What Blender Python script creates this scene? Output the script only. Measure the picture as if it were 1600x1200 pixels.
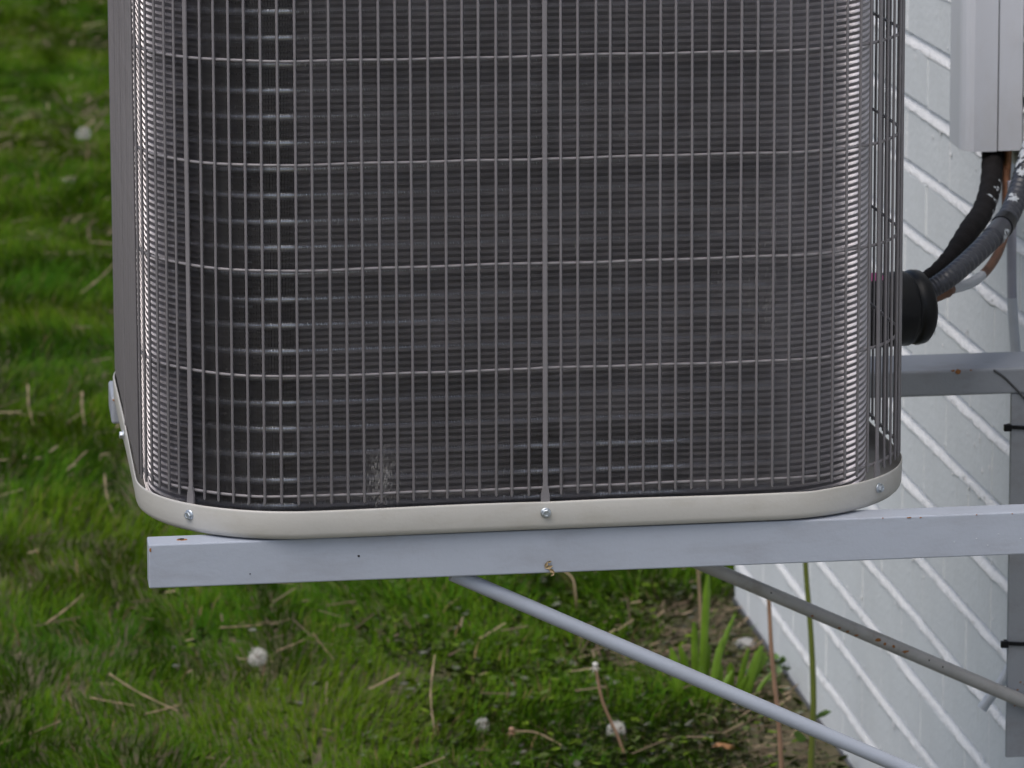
import bpy, bmesh, math, random
import numpy as np
from mathutils import Vector, Matrix

random.seed(7)
rng = np.random.default_rng(11)
for o in list(bpy.data.objects):
    bpy.data.objects.remove(o)
scene = bpy.context.scene
C = scene.collection
R = math.radians

# ------------------------------------------------------------------ camera
GZ = -0.97                                   # ground level; z = 0 is the top of the steel arms
cd = bpy.data.cameras.new('camera')
cam = bpy.data.objects.new('camera', cd)
C.objects.link(cam)
yaw, pit, rol = 0.1359, 0.1375, -0.0026
fwd = Vector((math.sin(yaw) * math.cos(pit), math.cos(yaw) * math.cos(pit), -math.sin(pit)))
rgt = Vector((math.cos(yaw), -math.sin(yaw), 0))
upv = rgt.cross(fwd)
r2 = rgt * math.cos(rol) + upv * math.sin(rol)
u2 = -rgt * math.sin(rol) + upv * math.cos(rol)
cam.matrix_world = Matrix(((r2.x, u2.x, -fwd.x, -0.1808), (r2.y, u2.y, -fwd.y, -4.2063),
                           (r2.z, u2.z, -fwd.z, 1.1202), (0, 0, 0, 1)))
cd.sensor_width = 36
cd.lens = 6313.75 / 1600 * 36
cd.shift_x = (800 - 802.74) / 1600
cd.shift_y = -(600 - 65.54) / 1600
cd.clip_end = 400
cd.dof.use_dof = True
cd.dof.focus_distance = 4.36
cd.dof.aperture_fstop = 13.5
scene.camera = cam

# ------------------------------------------------------------------ light
SUN_EL, SUN_AZ = R(62), R(226)               # soft, high, from the camera's left
w = bpy.data.worlds.new('World')
scene.world = w
w.use_nodes = True
nt = w.node_tree
bg = nt.nodes['Background']
sky = nt.nodes.new('ShaderNodeTexSky')
sky.sky_type = 'NISHITA'
sky.sun_disc = False
sky.sun_elevation = SUN_EL
sky.sun_rotation = SUN_AZ
sky.dust_density = 4.0
sky.air_density = 1.0
sky.ozone_density = 1.0
nt.links.new(sky.outputs[0], bg.inputs[0])
bg.inputs[1].default_value = 0.11
sl = bpy.data.lights.new('sun', 'SUN')
sl.energy = 1.2
sl.angle = R(50)
sl.color = (1, 0.975, 0.945)
sun = bpy.data.objects.new('sun', sl)
C.objects.link(sun)
sdir = Vector((math.sin(SUN_AZ) * math.cos(SUN_EL), math.cos(SUN_AZ) * math.cos(SUN_EL), math.sin(SUN_EL)))
sun.rotation_euler = sdir.to_track_quat('Z', 'Y').to_euler()
vs = scene.view_settings
vs.view_transform = 'Standard'
vs.look = 'None'
vs.exposure = 0.42
vs.gamma = 1
vs.use_curve_mapping = False


# ------------------------------------------------------------------ materials
def mat(name, col, rough=0.5, metal=0.0, var=0.0, vscale=20.0, bump=0.0, bscale=200.0, spec=0.5, col2=None, attr=None,
        coord='Object', stretch=(1, 1, 1), trans=0.0, dirt=None, bdist=0.002):
    m = bpy.data.materials.new(name)
    m.use_nodes = True
    n, l = m.node_tree.nodes, m.node_tree.links
    b = n['Principled BSDF']
    b.inputs['Base Color'].default_value = (*col, 1)
    b.inputs['Roughness'].default_value = rough
    b.inputs['Metallic'].default_value = metal
    b.inputs['Specular IOR Level'].default_value = spec
    tc = n.new('ShaderNodeTexCoord')
    mp = n.new('ShaderNodeMapping')
    mp.inputs['Scale'].default_value = stretch
    l.new(tc.outputs[coord], mp.inputs[0])
    if attr:
        a = n.new('ShaderNodeAttribute')
        a.attribute_name = attr
        l.new(a.outputs['Color'], b.inputs['Base Color'])
    elif var or col2:
        t = n.new('ShaderNodeTexNoise')
        t.inputs['Scale'].default_value = vscale
        t.inputs['Detail'].default_value = 6
        t.inputs['Roughness'].default_value = 0.65
        l.new(mp.outputs[0], t.inputs[0])
        r = n.new('ShaderNodeValToRGB')
        r.color_ramp.elements[0].position = 0.3
        r.color_ramp.elements[1].position = 0.7
        c2 = col2 or tuple(c * (1 + var) for c in col)
        c1 = col if col2 else tuple(c * (1 - var) for c in col)
        r.color_ramp.elements[0].color = (*c1, 1)
        r.color_ramp.elements[1].color = (*c2, 1)
        l.new(t.outputs[0], r.inputs[0])
        l.new(r.outputs[0], b.inputs['Base Color'])
    if dirt:
        dcol, dsc, lo, hi, dst = dirt
        mp2 = n.new('ShaderNodeMapping')
        mp2.inputs['Scale'].default_value = dst
        l.new(tc.outputs[coord], mp2.inputs[0])
        t3 = n.new('ShaderNodeTexNoise')
        t3.inputs['Scale'].default_value = dsc
        t3.inputs['Detail'].default_value = 8
        t3.inputs['Roughness'].default_value = 0.7
        l.new(mp2.outputs[0], t3.inputs[0])
        r3 = n.new('ShaderNodeValToRGB')
        r3.color_ramp.elements[0].position = lo
        r3.color_ramp.elements[1].position = hi
        l.new(t3.outputs[0], r3.inputs[0])
        mx = n.new('ShaderNodeMix')
        mx.data_type = 'RGBA'
        src = b.inputs['Base Color'].links[0].from_socket if b.inputs['Base Color'].links else None
        if src:
            l.new(src, mx.inputs[6])
        else:
            mx.inputs[6].default_value = (*col, 1)
        mx.inputs[7].default_value = (*dcol, 1)
        l.new(r3.outputs[0], mx.inputs[0])
        l.new(mx.outputs[2], b.inputs['Base Color'])
    if bump:
        t2 = n.new('ShaderNodeTexNoise')
        t2.inputs['Scale'].default_value = bscale
        t2.inputs['Detail'].default_value = 4
        l.new(mp.outputs[0], t2.inputs[0])
        bp = n.new('ShaderNodeBump')
        bp.inputs['Strength'].default_value = bump
        bp.inputs['Distance'].default_value = bdist
        l.new(t2.outputs[0], bp.inputs['Height'])
        l.new(bp.outputs[0], b.inputs['Normal'])
    if trans:
        b.inputs['Transmission Weight'].default_value = trans
    return m


M = {}
M['wire'] = mat('grey_brown_wire_paint', (0.192, 0.184, 0.196), 0.36, 0, 0.08, 60, 0.1, 400, dirt=((0.30, 0.28, 0.27), 35, 0.62, 0.80, (1, 1, 1)))
M['pan'] = mat('beige_enamel', (0.465, 0.46, 0.438), 0.42, 0, 0.03, 9, 0.08, 300, dirt=((0.40, 0.385, 0.345), 16, 0.50, 0.85, (1, 1, 2.5)))
M['zinc'] = mat('zinc_plate', (0.5, 0.55, 0.6), 0.38, 0.9, 0.2, 200)
M['fin'] = mat('aluminium_fin', (0.485, 0.472, 0.505), 0.30, 0.6, 0.16, 14)
M['tube'] = mat('dull_copper_tube', (0.90, 0.93, 0.97), 0.33, 0.75, 0.1, 30)
M['inner'] = mat('dark_steel', (0.05, 0.05, 0.055), 0.6)
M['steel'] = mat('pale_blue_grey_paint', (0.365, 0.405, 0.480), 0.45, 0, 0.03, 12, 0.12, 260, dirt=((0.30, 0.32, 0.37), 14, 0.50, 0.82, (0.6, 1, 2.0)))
M['steel_shaded'] = mat('shade_darkened_paint', (0.30, 0.325, 0.37), 0.5, 0, 0.04, 12, 0.12, 260, dirt=((0.22, 0.22, 0.23), 18, 0.50, 0.80, (0.6, 1, 1)))  # front bracket's paint made darker: the rear bracket's shade put into the colour
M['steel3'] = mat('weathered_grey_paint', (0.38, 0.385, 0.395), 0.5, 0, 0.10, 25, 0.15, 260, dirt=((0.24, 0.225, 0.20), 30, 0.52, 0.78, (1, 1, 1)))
M['rust'] = mat('rust', (0.20, 0.075, 0.02), 0.9, 0, 0, 600, 0.3, 500, col2=(0.36, 0.17, 0.06))
M['dark'] = mat('dark_hole', (0.015, 0.013, 0.012), 0.9)
M['brick'] = mat('painted_brick', (0.69, 0.725, 0.75), 0.6, 0, 0.035, 11, 0.35, 90, dirt=((0.56, 0.58, 0.56), 24, 0.60, 0.90, (1, 1, 0.6)), bdist=0.003)
M['mortar'] = mat('painted_mortar', (0.80, 0.81, 0.825), 0.6, 0, 0.05, 40, 0.7, 120, dirt=((0.42, 0.44, 0.38), 60, 0.66, 0.85, (1, 1, 1)), bdist=0.004)
M['dark_strip'] = mat('dark_grey_strip', (0.09, 0.095, 0.105), 0.8, 0, 0.25, 30, 0.3, 100)  # dark grey for the wall foot strip and the seams
M['white_plastic'] = mat('white_plastic', (0.65, 0.68, 0.745), 0.32, 0, 0.02, 6, dirt=((0.55, 0.56, 0.58), 7, 0.50, 0.80, (1, 1, 0.5)))
M['foam'] = mat('black_foam', (0.009, 0.008, 0.0085), 0.85, 0, 0.3, 80, 0.3, 200, spec=0.15)
M['black'] = mat('black_rubber', (0.006, 0.0068, 0.0085), 0.35, 0, 0.2, 30, spec=0.25)
M['conduit'] = mat('grey_conduit', (0.042, 0.046, 0.058), 0.36, 0, 0.2, 60)
M['paint_patch'] = mat('white_paint_smear', (0.48, 0.52, 0.56), 0.6, 0, 0.08, 90)
M['copper'] = mat('aged_copper', (0.16, 0.075, 0.042), 0.5, 0.35, 0.35, 60)
M['orange'] = mat('brown_cable', (0.20, 0.09, 0.035), 0.55, 0, 0.15, 60)
M['pvc'] = mat('grey_pvc', (0.36, 0.37, 0.44), 0.25, 0, 0.06, 30)
M['pvc2'] = mat('pale_pvc', (0.50, 0.54, 0.60), 0.4, 0, 0.05, 60)
M['pink'] = mat('pink_marker', (0.55, 0.06, 0.28), 0.5)
M['soil'] = mat('soil', (0.060, 0.068, 0.022), 0.95, 0, 0, 9, 0.9, 40, col2=(0.125, 0.10, 0.062))
M['tint'] = mat('leaf_tint', (0.05, 0.1, 0.02), 0.7, attr='tint', spec=0.08)
M['stalk_green'] = mat('green_stalk', (0.12, 0.15, 0.022), 0.5, 0, 0.25, 14)
M['stalk_brown'] = mat('brown_stalk', (0.33, 0.20, 0.13), 0.6, 0, 0.25, 14)
M['straw'] = mat('dry_straw', (0.27, 0.20, 0.12), 0.7, 0, 0.25, 14)
M['fluff'] = mat('seed_fluff', (0.60, 0.59, 0.56), 0.9)
M['seed'] = mat('seed_core', (0.22, 0.17, 0.11), 0.9)
M['husk'] = mat('dry_husk', (0.36, 0.27, 0.15), 0.8, 0, 0.4, 300)
M['orange_leaf'] = mat('orange_leaf', (0.30, 0.15, 0.06), 0.6, 0, 0.3, 100)
M['leaf'] = mat('green_leaf', (0.07, 0.14, 0.02), 0.45, 0, 0.25, 40)
M['lint'] = mat('grey_lint', (0.45, 0.44, 0.43), 0.95)
M['stone'] = mat('pale_stone', (0.30, 0.30, 0.29), 0.85, 0, 0.2, 60, 0.5, 120)


# ------------------------------------------------------------------ mesh helpers
class MB:
    def __init__(s):
        s.v, s.f, s.sm = [], [], []

    def add(s, vs, fs, smooth=False):
        k = len(s.v)
        s.v += [tuple(p) for p in vs]
        s.f += [tuple(i + k for i in f) for f in fs]
        s.sm += [smooth] * len(fs)

    def mesh(s, name, m):
        me = bpy.data.meshes.new(name)
        me.from_pydata(s.v, [], s.f)
        me.polygons.foreach_set('use_smooth', s.sm)
        me.materials.append(m)
        me.update()
        return me


def obj(name, me, parent=None, loc=(0, 0, 0), rz=0.0):
    o = bpy.data.objects.new(name, me)
    C.objects.link(o)
    o.location = loc
    o.rotation_euler = (0, 0, rz)
    if parent:
        o.parent = parent
    return o


def thing(o, label, cat, group=None):
    o['label'] = label
    o['category'] = cat
    if group:
        o['group'] = group
    return o


def empty(name, loc, label, cat, group=None, rz=0.0):
    o = bpy.data.objects.new(name, None)
    o.empty_display_size = 0.05
    C.objects.link(o)
    o.location = loc
    o.rotation_euler = (0, 0, rz)
    return thing(o, label, cat, group)


def bevel_box(x0, x1, y0, y1, z0, z1, bv=0.002, seg=2):
    bm = bmesh.new()
    bmesh.ops.create_cube(bm, size=1)
    for v in bm.verts:
        v.co = Vector(((x0 + x1) / 2 + v.co.x * (x1 - x0), (y0 + y1) / 2 + v.co.y * (y1 - y0),
                       (z0 + z1) / 2 + v.co.z * (z1 - z0)))
    if bv:
        bmesh.ops.bevel(bm, geom=bm.edges[:], offset=bv, segments=seg, affect='EDGES', profile=0.5)
    return bm


def bm_mesh(name, bm, m, smooth=False):
    me = bpy.data.meshes.new(name)
    bm.to_mesh(me)
    bm.free()
    if smooth:
        me.polygons.foreach_set('use_smooth', [True] * len(me.polygons))
    me.materials.append(m)
    return me


def spline(pts, n):
    P = [Vector(p) for p in pts]
    P = [P[0] * 2 - P[1]] + P + [P[-1] * 2 - P[-2]]
    out = []
    for i in range(1, len(P) - 2):
        a, b, c, d = P[i - 1], P[i], P[i + 1], P[i + 2]
        for k in range(n):
            t = k / n
            out.append(0.5 * ((2 * b) + (c - a) * t + (2 * a - 5 * b + 4 * c - d) * t * t
                              + (3 * b - a - 3 * c + d) * t ** 3))
    out.append(P[-2])
    return out


def tube(mb, pts, r, sides=12, cap=True):
    """r is a number, a list per point, or a function of (index, count)"""
    n = len(pts)
    vs, fs = [], []
    up = Vector((0.12, 0.05, 1)).normalized()
    prev = None
    for i, p in enumerate(pts):
        t = (pts[min(i + 1, n - 1)] - pts[max(i - 1, 0)]).normalized()
        if prev is None:
            a = t.cross(up if abs(t.dot(up)) < 0.9 else Vector((1, 0, 0))).normalized()
        else:
            a = (prev - t * prev.dot(t)).normalized()
        prev = a
        b = t.cross(a)
        rr = r(i, n) if callable(r) else (r[i] if isinstance(r, (list, tuple)) else r)
        for k in range(sides):
            th = 2 * math.pi * k / sides
            vs.append(p + (a * math.cos(th) + b * math.sin(th)) * rr)
    for i in range(n - 1):
        for k in range(sides):
            k2 = (k + 1) % sides
            fs.append((i * sides + k, i * sides + k2, (i + 1) * sides + k2, (i + 1) * sides + k))
    mb.add(vs, fs, True)
    if cap:
        mb.add(vs[:sides], [tuple(range(sides))[::-1]])
        mb.add(vs[-sides:], [tuple(range(sides))])


def tube_mesh(name, pts, r, m, sides=12):
    mb = MB()
    tube(mb, pts, r, sides)
    return mb.mesh(name, m)


def lathe(mb, prof, n=24, axis='Z', origin=(0, 0, 0), smooth=True):
    vs, fs = [], []
    for r, h in prof:
        for k in range(n):
            t = 2 * math.pi * k / n
            a, b = r * math.cos(t), r * math.sin(t)
            p = (a, b, h) if axis == 'Z' else ((h, a, b) if axis == 'X' else (a, h, b))
            vs.append(tuple(p[i] + origin[i] for i in range(3)))
    for i in range(len(prof) - 1):
        for k in range(n):
            k2 = (k + 1) % n
            fs.append((i * n + k, i * n + k2, (i + 1) * n + k2, (i + 1) * n + k))
    mb.add(vs, fs, smooth)
    mb.add(vs[:n], [tuple(range(n))])
    mb.add(vs[-n:], [tuple(range(n))])


def vnoise(x, y, seed=0):
    """smooth value noise on numpy arrays"""
    xi, yi = np.floor(x).astype(np.int64), np.floor(y).astype(np.int64)
    fx, fy = x - xi, y - yi
    fx, fy = fx * fx * (3 - 2 * fx), fy * fy * (3 - 2 * fy)

    def h(a, b):
        n = (a * 374761393 + b * 668265263 + seed * 982451653) & 0x7fffffff
        n = ((n ^ (n >> 13)) * 1274126177) & 0x7fffffff
        return ((n ^ (n >> 16)) & 0xffff) / 65535.0
    return ((h(xi, yi) * (1 - fx) + h(xi + 1, yi) * fx) * (1 - fy)
            + (h(xi, yi + 1) * (1 - fx) + h(xi + 1, yi + 1) * fx) * fy)


# ------------------------------------------------------------------ the ground
def ground_h(x, y):
    return 0.018 * (vnoise(np.asarray(x) * 2.2, np.asarray(y) * 2.2, 3) - 0.5)


mb = MB()
nx, ny = 60, 120
xs = np.linspace(-2.5, 5.0, nx)
ys = np.linspace(-1.0, 13.0, ny)
gx, gy = np.meshgrid(xs, ys)
gz = ground_h(gx, gy)
edge = np.minimum(np.minimum(gx + 2.5, 5.0 - gx), np.minimum(gy + 1.0, 13.0 - gy))
gz = GZ + gz * np.clip(edge / 0.3, 0, 1)
vs_ = [(float(a), float(b), float(c)) for a, b, c in zip(gx.ravel(), gy.ravel(), gz.ravel())]
fs_ = [(j * nx + i, j * nx + i + 1, (j + 1) * nx + i + 1, (j + 1) * nx + i) for j in range(ny - 1) for i in range(nx - 1)]
mb.add(vs_, fs_, True)
B = 150
mb.add([(-2.5, -1, GZ), (5, -1, GZ), (5, 13, GZ), (-2.5, 13, GZ), (-B, -B, GZ), (B, -B, GZ), (B, B, GZ), (-B, B, GZ)],
       [(4, 5, 1, 0), (5, 6, 2, 1), (6, 7, 3, 2), (7, 4, 0, 3)])
g = obj('ground', mb.mesh('ground', M['soil']))
g['kind'] = 'structure'

# ------------------------------------------------------------------ the brick wall
WX, WY1, WY0 = 1.2335, 3.08, -3.0
DS, BH, BL, HG = 0.0977, 0.0800, 0.27, 0.0035
wall = empty('brick_wall', (WX, WY1, GZ), 'long wall of bricks painted pale grey with brighter sloping mortar joints', 'wall')


def wl(x, y, z):                                    # world to wall-local
    return (x - WX, y - WY1, z - GZ)


def brick_bm(y0, y1, z0, z1, seed):
    rr = random.Random(seed)
    bm = bevel_box(0, 0.1, y0, y1, z0, z1, 0.0022, 1)
    for v in bm.verts:
        if v.co.x < 0.01:
            v.co.x += rr.uniform(-0.0004, 0.0010)
            v.co.z += rr.uniform(-0.0012, 0.0008)
    return bm


variants = [bm_mesh('brick', brick_bm(HG / 2, BL - HG / 2, 0, BH, s), M['brick']) for s in range(8)]
halfs = [bm_mesh('brick', brick_bm(HG / 2, BL / 2 - HG / 2, 0, BH, 20 + s), M['brick']) for s in range(3)]
course0 = -0.0967 - 9 * DS                            # underside of the lowest joint
rest = bmesh.new()
n_b = 0
# top edge of every brick = lower edge of a joint; joints at z = 0.001 + k*DS - joint height
JH = DS - BH
for k in range(-10, 31):
    zb = 0.001 + k * DS                              # underside of this course (a dark line under it is the joint's top)
    if zb < GZ - 0.06:
        continue
    off = 0.0 if k % 2 else BL / 2
    y = WY1
    first = True
    while y > WY0:
        ln = BL / 2 if (first and off) else BL
        y -= ln
        first = False
        z = max(zb, GZ - 0.02)
        jit = rng.uniform(-0.0007, 0.0007)
        if y > 0.35 and zb < 0.70:
            me = random.choice(halfs if ln < BL else variants)
            b = obj('brick', me, wall, wl(WX + jit, y, zb))
            n_b += 1
        else:
            t = bevel_box(0, 0.1, y + HG / 2 - WY1, y + ln - HG / 2 - WY1, zb - GZ, zb - GZ + BH, 0, 1)
            me = bpy.data.meshes.new('t')
            t.to_mesh(me)
            t.free()
            rest.from_mesh(me)
            bpy.data.meshes.remove(me)
o = obj('brick_course', bm_mesh('brick_course', rest, M['brick']), wall)
o['kind'] = 'stuff'

# struck mortar beds: recessed under the brick above, sloping out to the brick below, with ragged lower edges
mb = MB()
ysm = np.arange(WY0, WY1 + 0.001, 0.012)
for k in range(-10, 31):
    zt = 0.001 + k * DS                              # underside of the brick above
    zl = zt - JH                                     # top of the brick below
    if zl < GZ - 0.05:
        continue
    rag = vnoise(ysm * 38, np.full_like(ysm, k * 7.3), 5)
    rag2 = vnoise(ysm * 9, np.full_like(ysm, k * 3.1), 6)
    dep = vnoise(ysm * 14, np.full_like(ysm, k * 5.7), 8)
    vs_, fs_ = [], []
    for i, y in enumerate(ysm):
        drop = 0.0005 + 0.006 * max(0, rag[i] - 0.4) + 0.007 * max(0, rag2[i] - 0.45)
        dx = 0.0075 + 0.005 * dep[i]
        prof = [(0.05, zt + 0.001), (dx + 0.001, zt + 0.0004), (dx, zt - 0.0025), (dx * 0.45, zt - JH * 0.5),
                (-0.0004 - 0.0006 * rag[i], zl - drop * 0.3), (-0.0003, zl - drop), (0.004, zl - drop - 0.002)]
        for (px, pz) in prof:
            vs_.append(wl(WX + px, y, pz))
    m_ = 7
    for i in range(len(ysm) - 1):
        for j in range(m_ - 1):
            fs_.append((i * m_ + j, i * m_ + j + 1, (i + 1) * m_ + j + 1, (i + 1) * m_ + j))
    mb.add(vs_, fs_, True)
# core of the wall, a hair behind the brick faces, fills the upright joints
for (x0, x1, y0, y1, z0, z1) in ((0.0016, 0.24, WY0, WY1 - 0.004, GZ - 0.1, 3.05),):
    v8 = [wl(WX + a, b, c) for a in (x0, x1) for b in (y0, y1) for c in (z0, z1)]
    # recess behind the beds: the core sits at 12 mm, upright joints are separate strips
    v8 = [wl(WX + (0.0135 if a == x0 else a), b, c) for a in (x0, x1) for b in (y0, y1) for c in (z0, z1)]
    mb.add(v8, [(0, 1, 3, 2), (4, 6, 7, 5), (0, 4, 5, 1), (2, 3, 7, 6), (0, 2, 6, 4), (1, 5, 7, 3)])
for k in range(-10, 31):
    zb = 0.001 + k * DS
    off = BL / 2 if k % 2 == 0 else 0.0
    y = WY1 - (BL / 2 if off else BL)
    while y > WY0:
        a = [wl(WX + 0.0012 + dx, y + s * 0.004, z) for dx in (0, 0.02) for s in (-1, 1) for z in (zb - 0.001, zb + BH + 0.001)]
        mb.add(a, [(0, 1, 3, 2), (0, 4, 5, 1), (2, 3, 7, 6)])
        y -= BL
for k in range(420):
    kk = random.randint(-9, 5)
    yy = random.uniform(0.9, 3.05)
    zz = 0.001 + kk * DS - JH - random.expovariate(1 / 0.010) + 0.004 if random.random() < 0.7 else 0.001 + kk * DS + random.expovariate(1 / 0.006)
    if zz < GZ + 0.03:
        continue
    sz = random.uniform(0.0012, 0.0042)
    st_ = random.uniform(0.8, 2.6)
    ring = [wl(WX - 0.0003, yy + sz * random.uniform(.5, 1.2) * math.cos(j * 1.047), zz + st_ * sz * random.uniform(.5, 1.2) * math.sin(j * 1.047)) for j in range(6)]
    mb.add(ring + [wl(WX - 0.0018, yy, zz)], [(j, 6, (j + 1) % 6) for j in range(6)], True)
obj('mortar', mb.mesh('mortar', M['mortar']), wall)
obj('base_strip', bm_mesh('base_strip', bevel_box(-0.004, 0.2, WY0 - WY1, 0.002, -0.05, 0.006, 0.002, 1), M['dark_strip']), wall)  # thin dark strip along the foot of the wall

# ------------------------------------------------------------------ the condenser unit
UX, UY, UR = 0.423, 0.4224, 0.008
unit = empty('condenser_unit', (UX, UY, 0.0), 'square grey air conditioning condenser with rounded corners, wire guard and beige base pan',
             'air conditioner', rz=UR)


def rsq(xl, xr, yf, yb, r):
    """function s -> (x, y, nx, ny), start at the middle of the front, running towards +x; and the perimeter"""
    segs = []
    xm = (xl + xr) / 2
    segs.append(('l', (xm, yf), (xr - r, yf), (0, -1)))
    segs.append(('a', (xr - r, yf + r), -90))
    segs.append(('l', (xr, yf + r), (xr, yb - r), (1, 0)))
    segs.append(('a', (xr - r, yb - r), 0))
    segs.append(('l', (xr - r, yb), (xl + r, yb), (0, 1)))
    segs.append(('a', (xl + r, yb - r), 90))
    segs.append(('l', (xl, yb - r), (xl, yf + r), (-1, 0)))
    segs.append(('a', (xl + r, yf + r), 180))
    segs.append(('l', (xl + r, yf), (xm, yf), (0, -1)))
    lens = [math.dist(s[1], s[2]) if s[0] == 'l' else r * math.pi / 2 for s in segs]
    T = sum(lens)

    def at(s):
        s = s % T
        for sg, L in zip(segs, lens):
            if s <= L + 1e-12:
                break
            s -= L
        if sg[0] == 'l':
            t = s / L if L else 0
            return (sg[1][0] + (sg[2][0] - sg[1][0]) * t, sg[1][1] + (sg[2][1] - sg[1][1]) * t, sg[3][0], sg[3][1])
        th = R(sg[2]) + s / r
        return (sg[1][0] + r * math.cos(th), sg[1][1] + r * math.sin(th), math.cos(th), math.sin(th))
    return at, T


A = 0.4314
# base pan: a pressed tray swept round the rounded square
at, T = rsq(-A, A, -A, A, 0.177)
prof = [(-0.030, 0.0012), (-0.009, 0.0012), (-0.0045, 0.0022), (-0.0015, 0.0050), (-0.0003, 0.0090), (0.0, 0.020), (0.0002, 0.0312),
        (-0.0001, 0.0328), (-0.0010, 0.0335), (-0.0018, 0.0328), (-0.0020, 0.020), (-0.0024, 0.009), (-0.009, 0.0042), (-0.030, 0.0042)]
N = 260
mb = MB()
vs_, fs_ = [], []
for i in range(N):
    s = T * i / N
    x, y, a, b = at(s)
    for j, (o_, z_) in enumerate(prof):
        dz = 0.0
        if 5 <= j <= 10:
            dz = 0.0005 * math.sin(s * 21) * math.sin(s * 4.3 + 1)
            if abs(s - 0.295) < 0.03:                 # a small knock in the rim
                dz -= 0.0011 * (1 - abs(s - 0.295) / 0.03)
        bow = 0.0006 * math.sin(s * 9.0 + j * 0.3)
        vs_.append((x + a * (o_ + bow), y + b * (o_ + bow), z_ + dz))
m_ = len(prof)
for i in range(N):
    i2 = (i + 1) % N
    for j in range(m_ - 1):
        fs_.append((i * m_ + j, i2 * m_ + j, i2 * m_ + j + 1, i * m_ + j + 1))
fs_.append(tuple(i * m_ for i in range(N))[::-1])
fs_.append(tuple(i * m_ + m_ - 1 for i in range(N)))
mb.add(vs_, fs_, True)
for i in (-1, -2):
    mb.sm[i] = False
pan = obj('base_pan', mb.mesh('base_pan', M['pan']), unit)

# wire guard
GA, GRd = 0.4282, 0.1745
HT = 0.76
at, T = rsq(-GA, GA, -GA, GA, GRd)
K = 176
WR = 0.00155
mbw = MB()
tube(mbw, [Vector((0, 0, z)) for z in (0.0, 0.0015, 0.36, 0.71)], [WR * 0.6, WR, WR, WR], 8)
me_wire = mbw.mesh('guard_wire', M['wire'])
bm = bevel_box(-0.0026, 0.0026, -0.0018, 0.0004, 0.011, 0.715, 0.0004, 1)
me_strap = bm_mesh('guard_strap', bm, M['wire'])
mbf = MB()
foot = [(-0.0030, 0.0125), (-0.0026, 0.0140), (0.0026, 0.0140), (0.0030, 0.0125), (0.0046, 0.004), (0.0050, -0.012), (-0.0050, -0.012), (-0.0046, 0.004)]
mbf.add([(x, -0.0022, z) for x, z in foot] + [(x, 0.0006, z) for x, z in foot],
        [tuple(range(8)), tuple(range(15, 7, -1))] + [(i, i + 8, (i + 1) % 8 + 8, (i + 1) % 8) for i in range(8)])
me_foot = mbf.mesh('strap_foot', M['wire'])
# screw: washer flange, hex head, dimple
mbs = MB()
lathe(mbs, [(0.0056, 0.0), (0.0058, -0.0005), (0.0054, -0.0012), (0.0044, -0.0016)], 20, 'Y')
hexp = [(0.0045 * math.cos(R(60 * k + 10)), 0.0045 * math.sin(R(60 * k + 10))) for k in range(6)]
vv = [(x, -0.0012, z) for x, z in hexp] + [(x, -0.0044, z) for x, z in hexp] + [(x * 0.86, -0.0050, z * 0.86) for x, z in hexp] \
    + [(x * 0.55, -0.0050, z * 0.55) for x, z in hexp] + [(x * 0.45, -0.0042, z * 0.45) for x, z in hexp]
ff = []
for lv in range(4):
    for k in range(6):
        k2 = (k + 1) % 6
        ff.append((lv * 6 + k, lv * 6 + k2, lv * 6 + 6 + k2, lv * 6 + 6 + k))
ff.append(tuple(range(24, 30)))
mbs.add(vv, ff)
me_screw = mbs.mesh('screw', M['zinc'])
rw = random.Random(3)
for k in range(K):
    s = T * k / K
    x, y, a, b = at(s)
    ang = math.atan2(a, -b)                          # turns local -Y to the outward normal
    if k % 22 == 0:
        st = obj('guard_strap', me_strap, unit, (x, y, 0.0375), ang)
        obj('strap_foot', me_foot, st)
        sx, sy = x + a * (A - GA), y + b * (A - GA)
        if k in (0, 22, 44, 132, 154):
            obj('screw', me_screw, unit, (sx + a * 0.0004, sy + b * 0.0004, 0.0222 + rw.uniform(-0.0012, 0.0012)), ang)
    else:
        jt = rw.gauss(0, 0.00035)
        o = obj('guard_wire', me_wire, unit, (x - b * jt, y + a * jt, 0.0400 + rw.uniform(-0.0009, 0.0009)))
        o.rotation_euler = (rw.uniform(-0.0006, 0.0006), rw.gauss(0, 0.0011), 0)
# hoops behind the upright wires
at, T = rsq(-GA + 0.0031, GA - 0.0031, -GA + 0.0031, GA - 0.0031, GRd - 0.0031)
for iz, z in enumerate((0.0477, 0.1787, 0.2934, 0.4065, 0.5174, 0.631, 0.742)):
    pts_ = []
    for i in range(200):
        x, y, a, b = at(T * i / 200)
        wv = 0.0004 * math.sin(i * 0.21 + iz * 2) + 0.0003 * math.sin(i * 0.83 + iz)
        pts_.append(Vector((x, y, z + wv)))
    mb = MB()
    tube(mb, pts_ + [pts_[0]], 0.00175, 8, False)
    obj('guard_hoop', mb.mesh('guard_hoop', M['wire']), unit)

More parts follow.
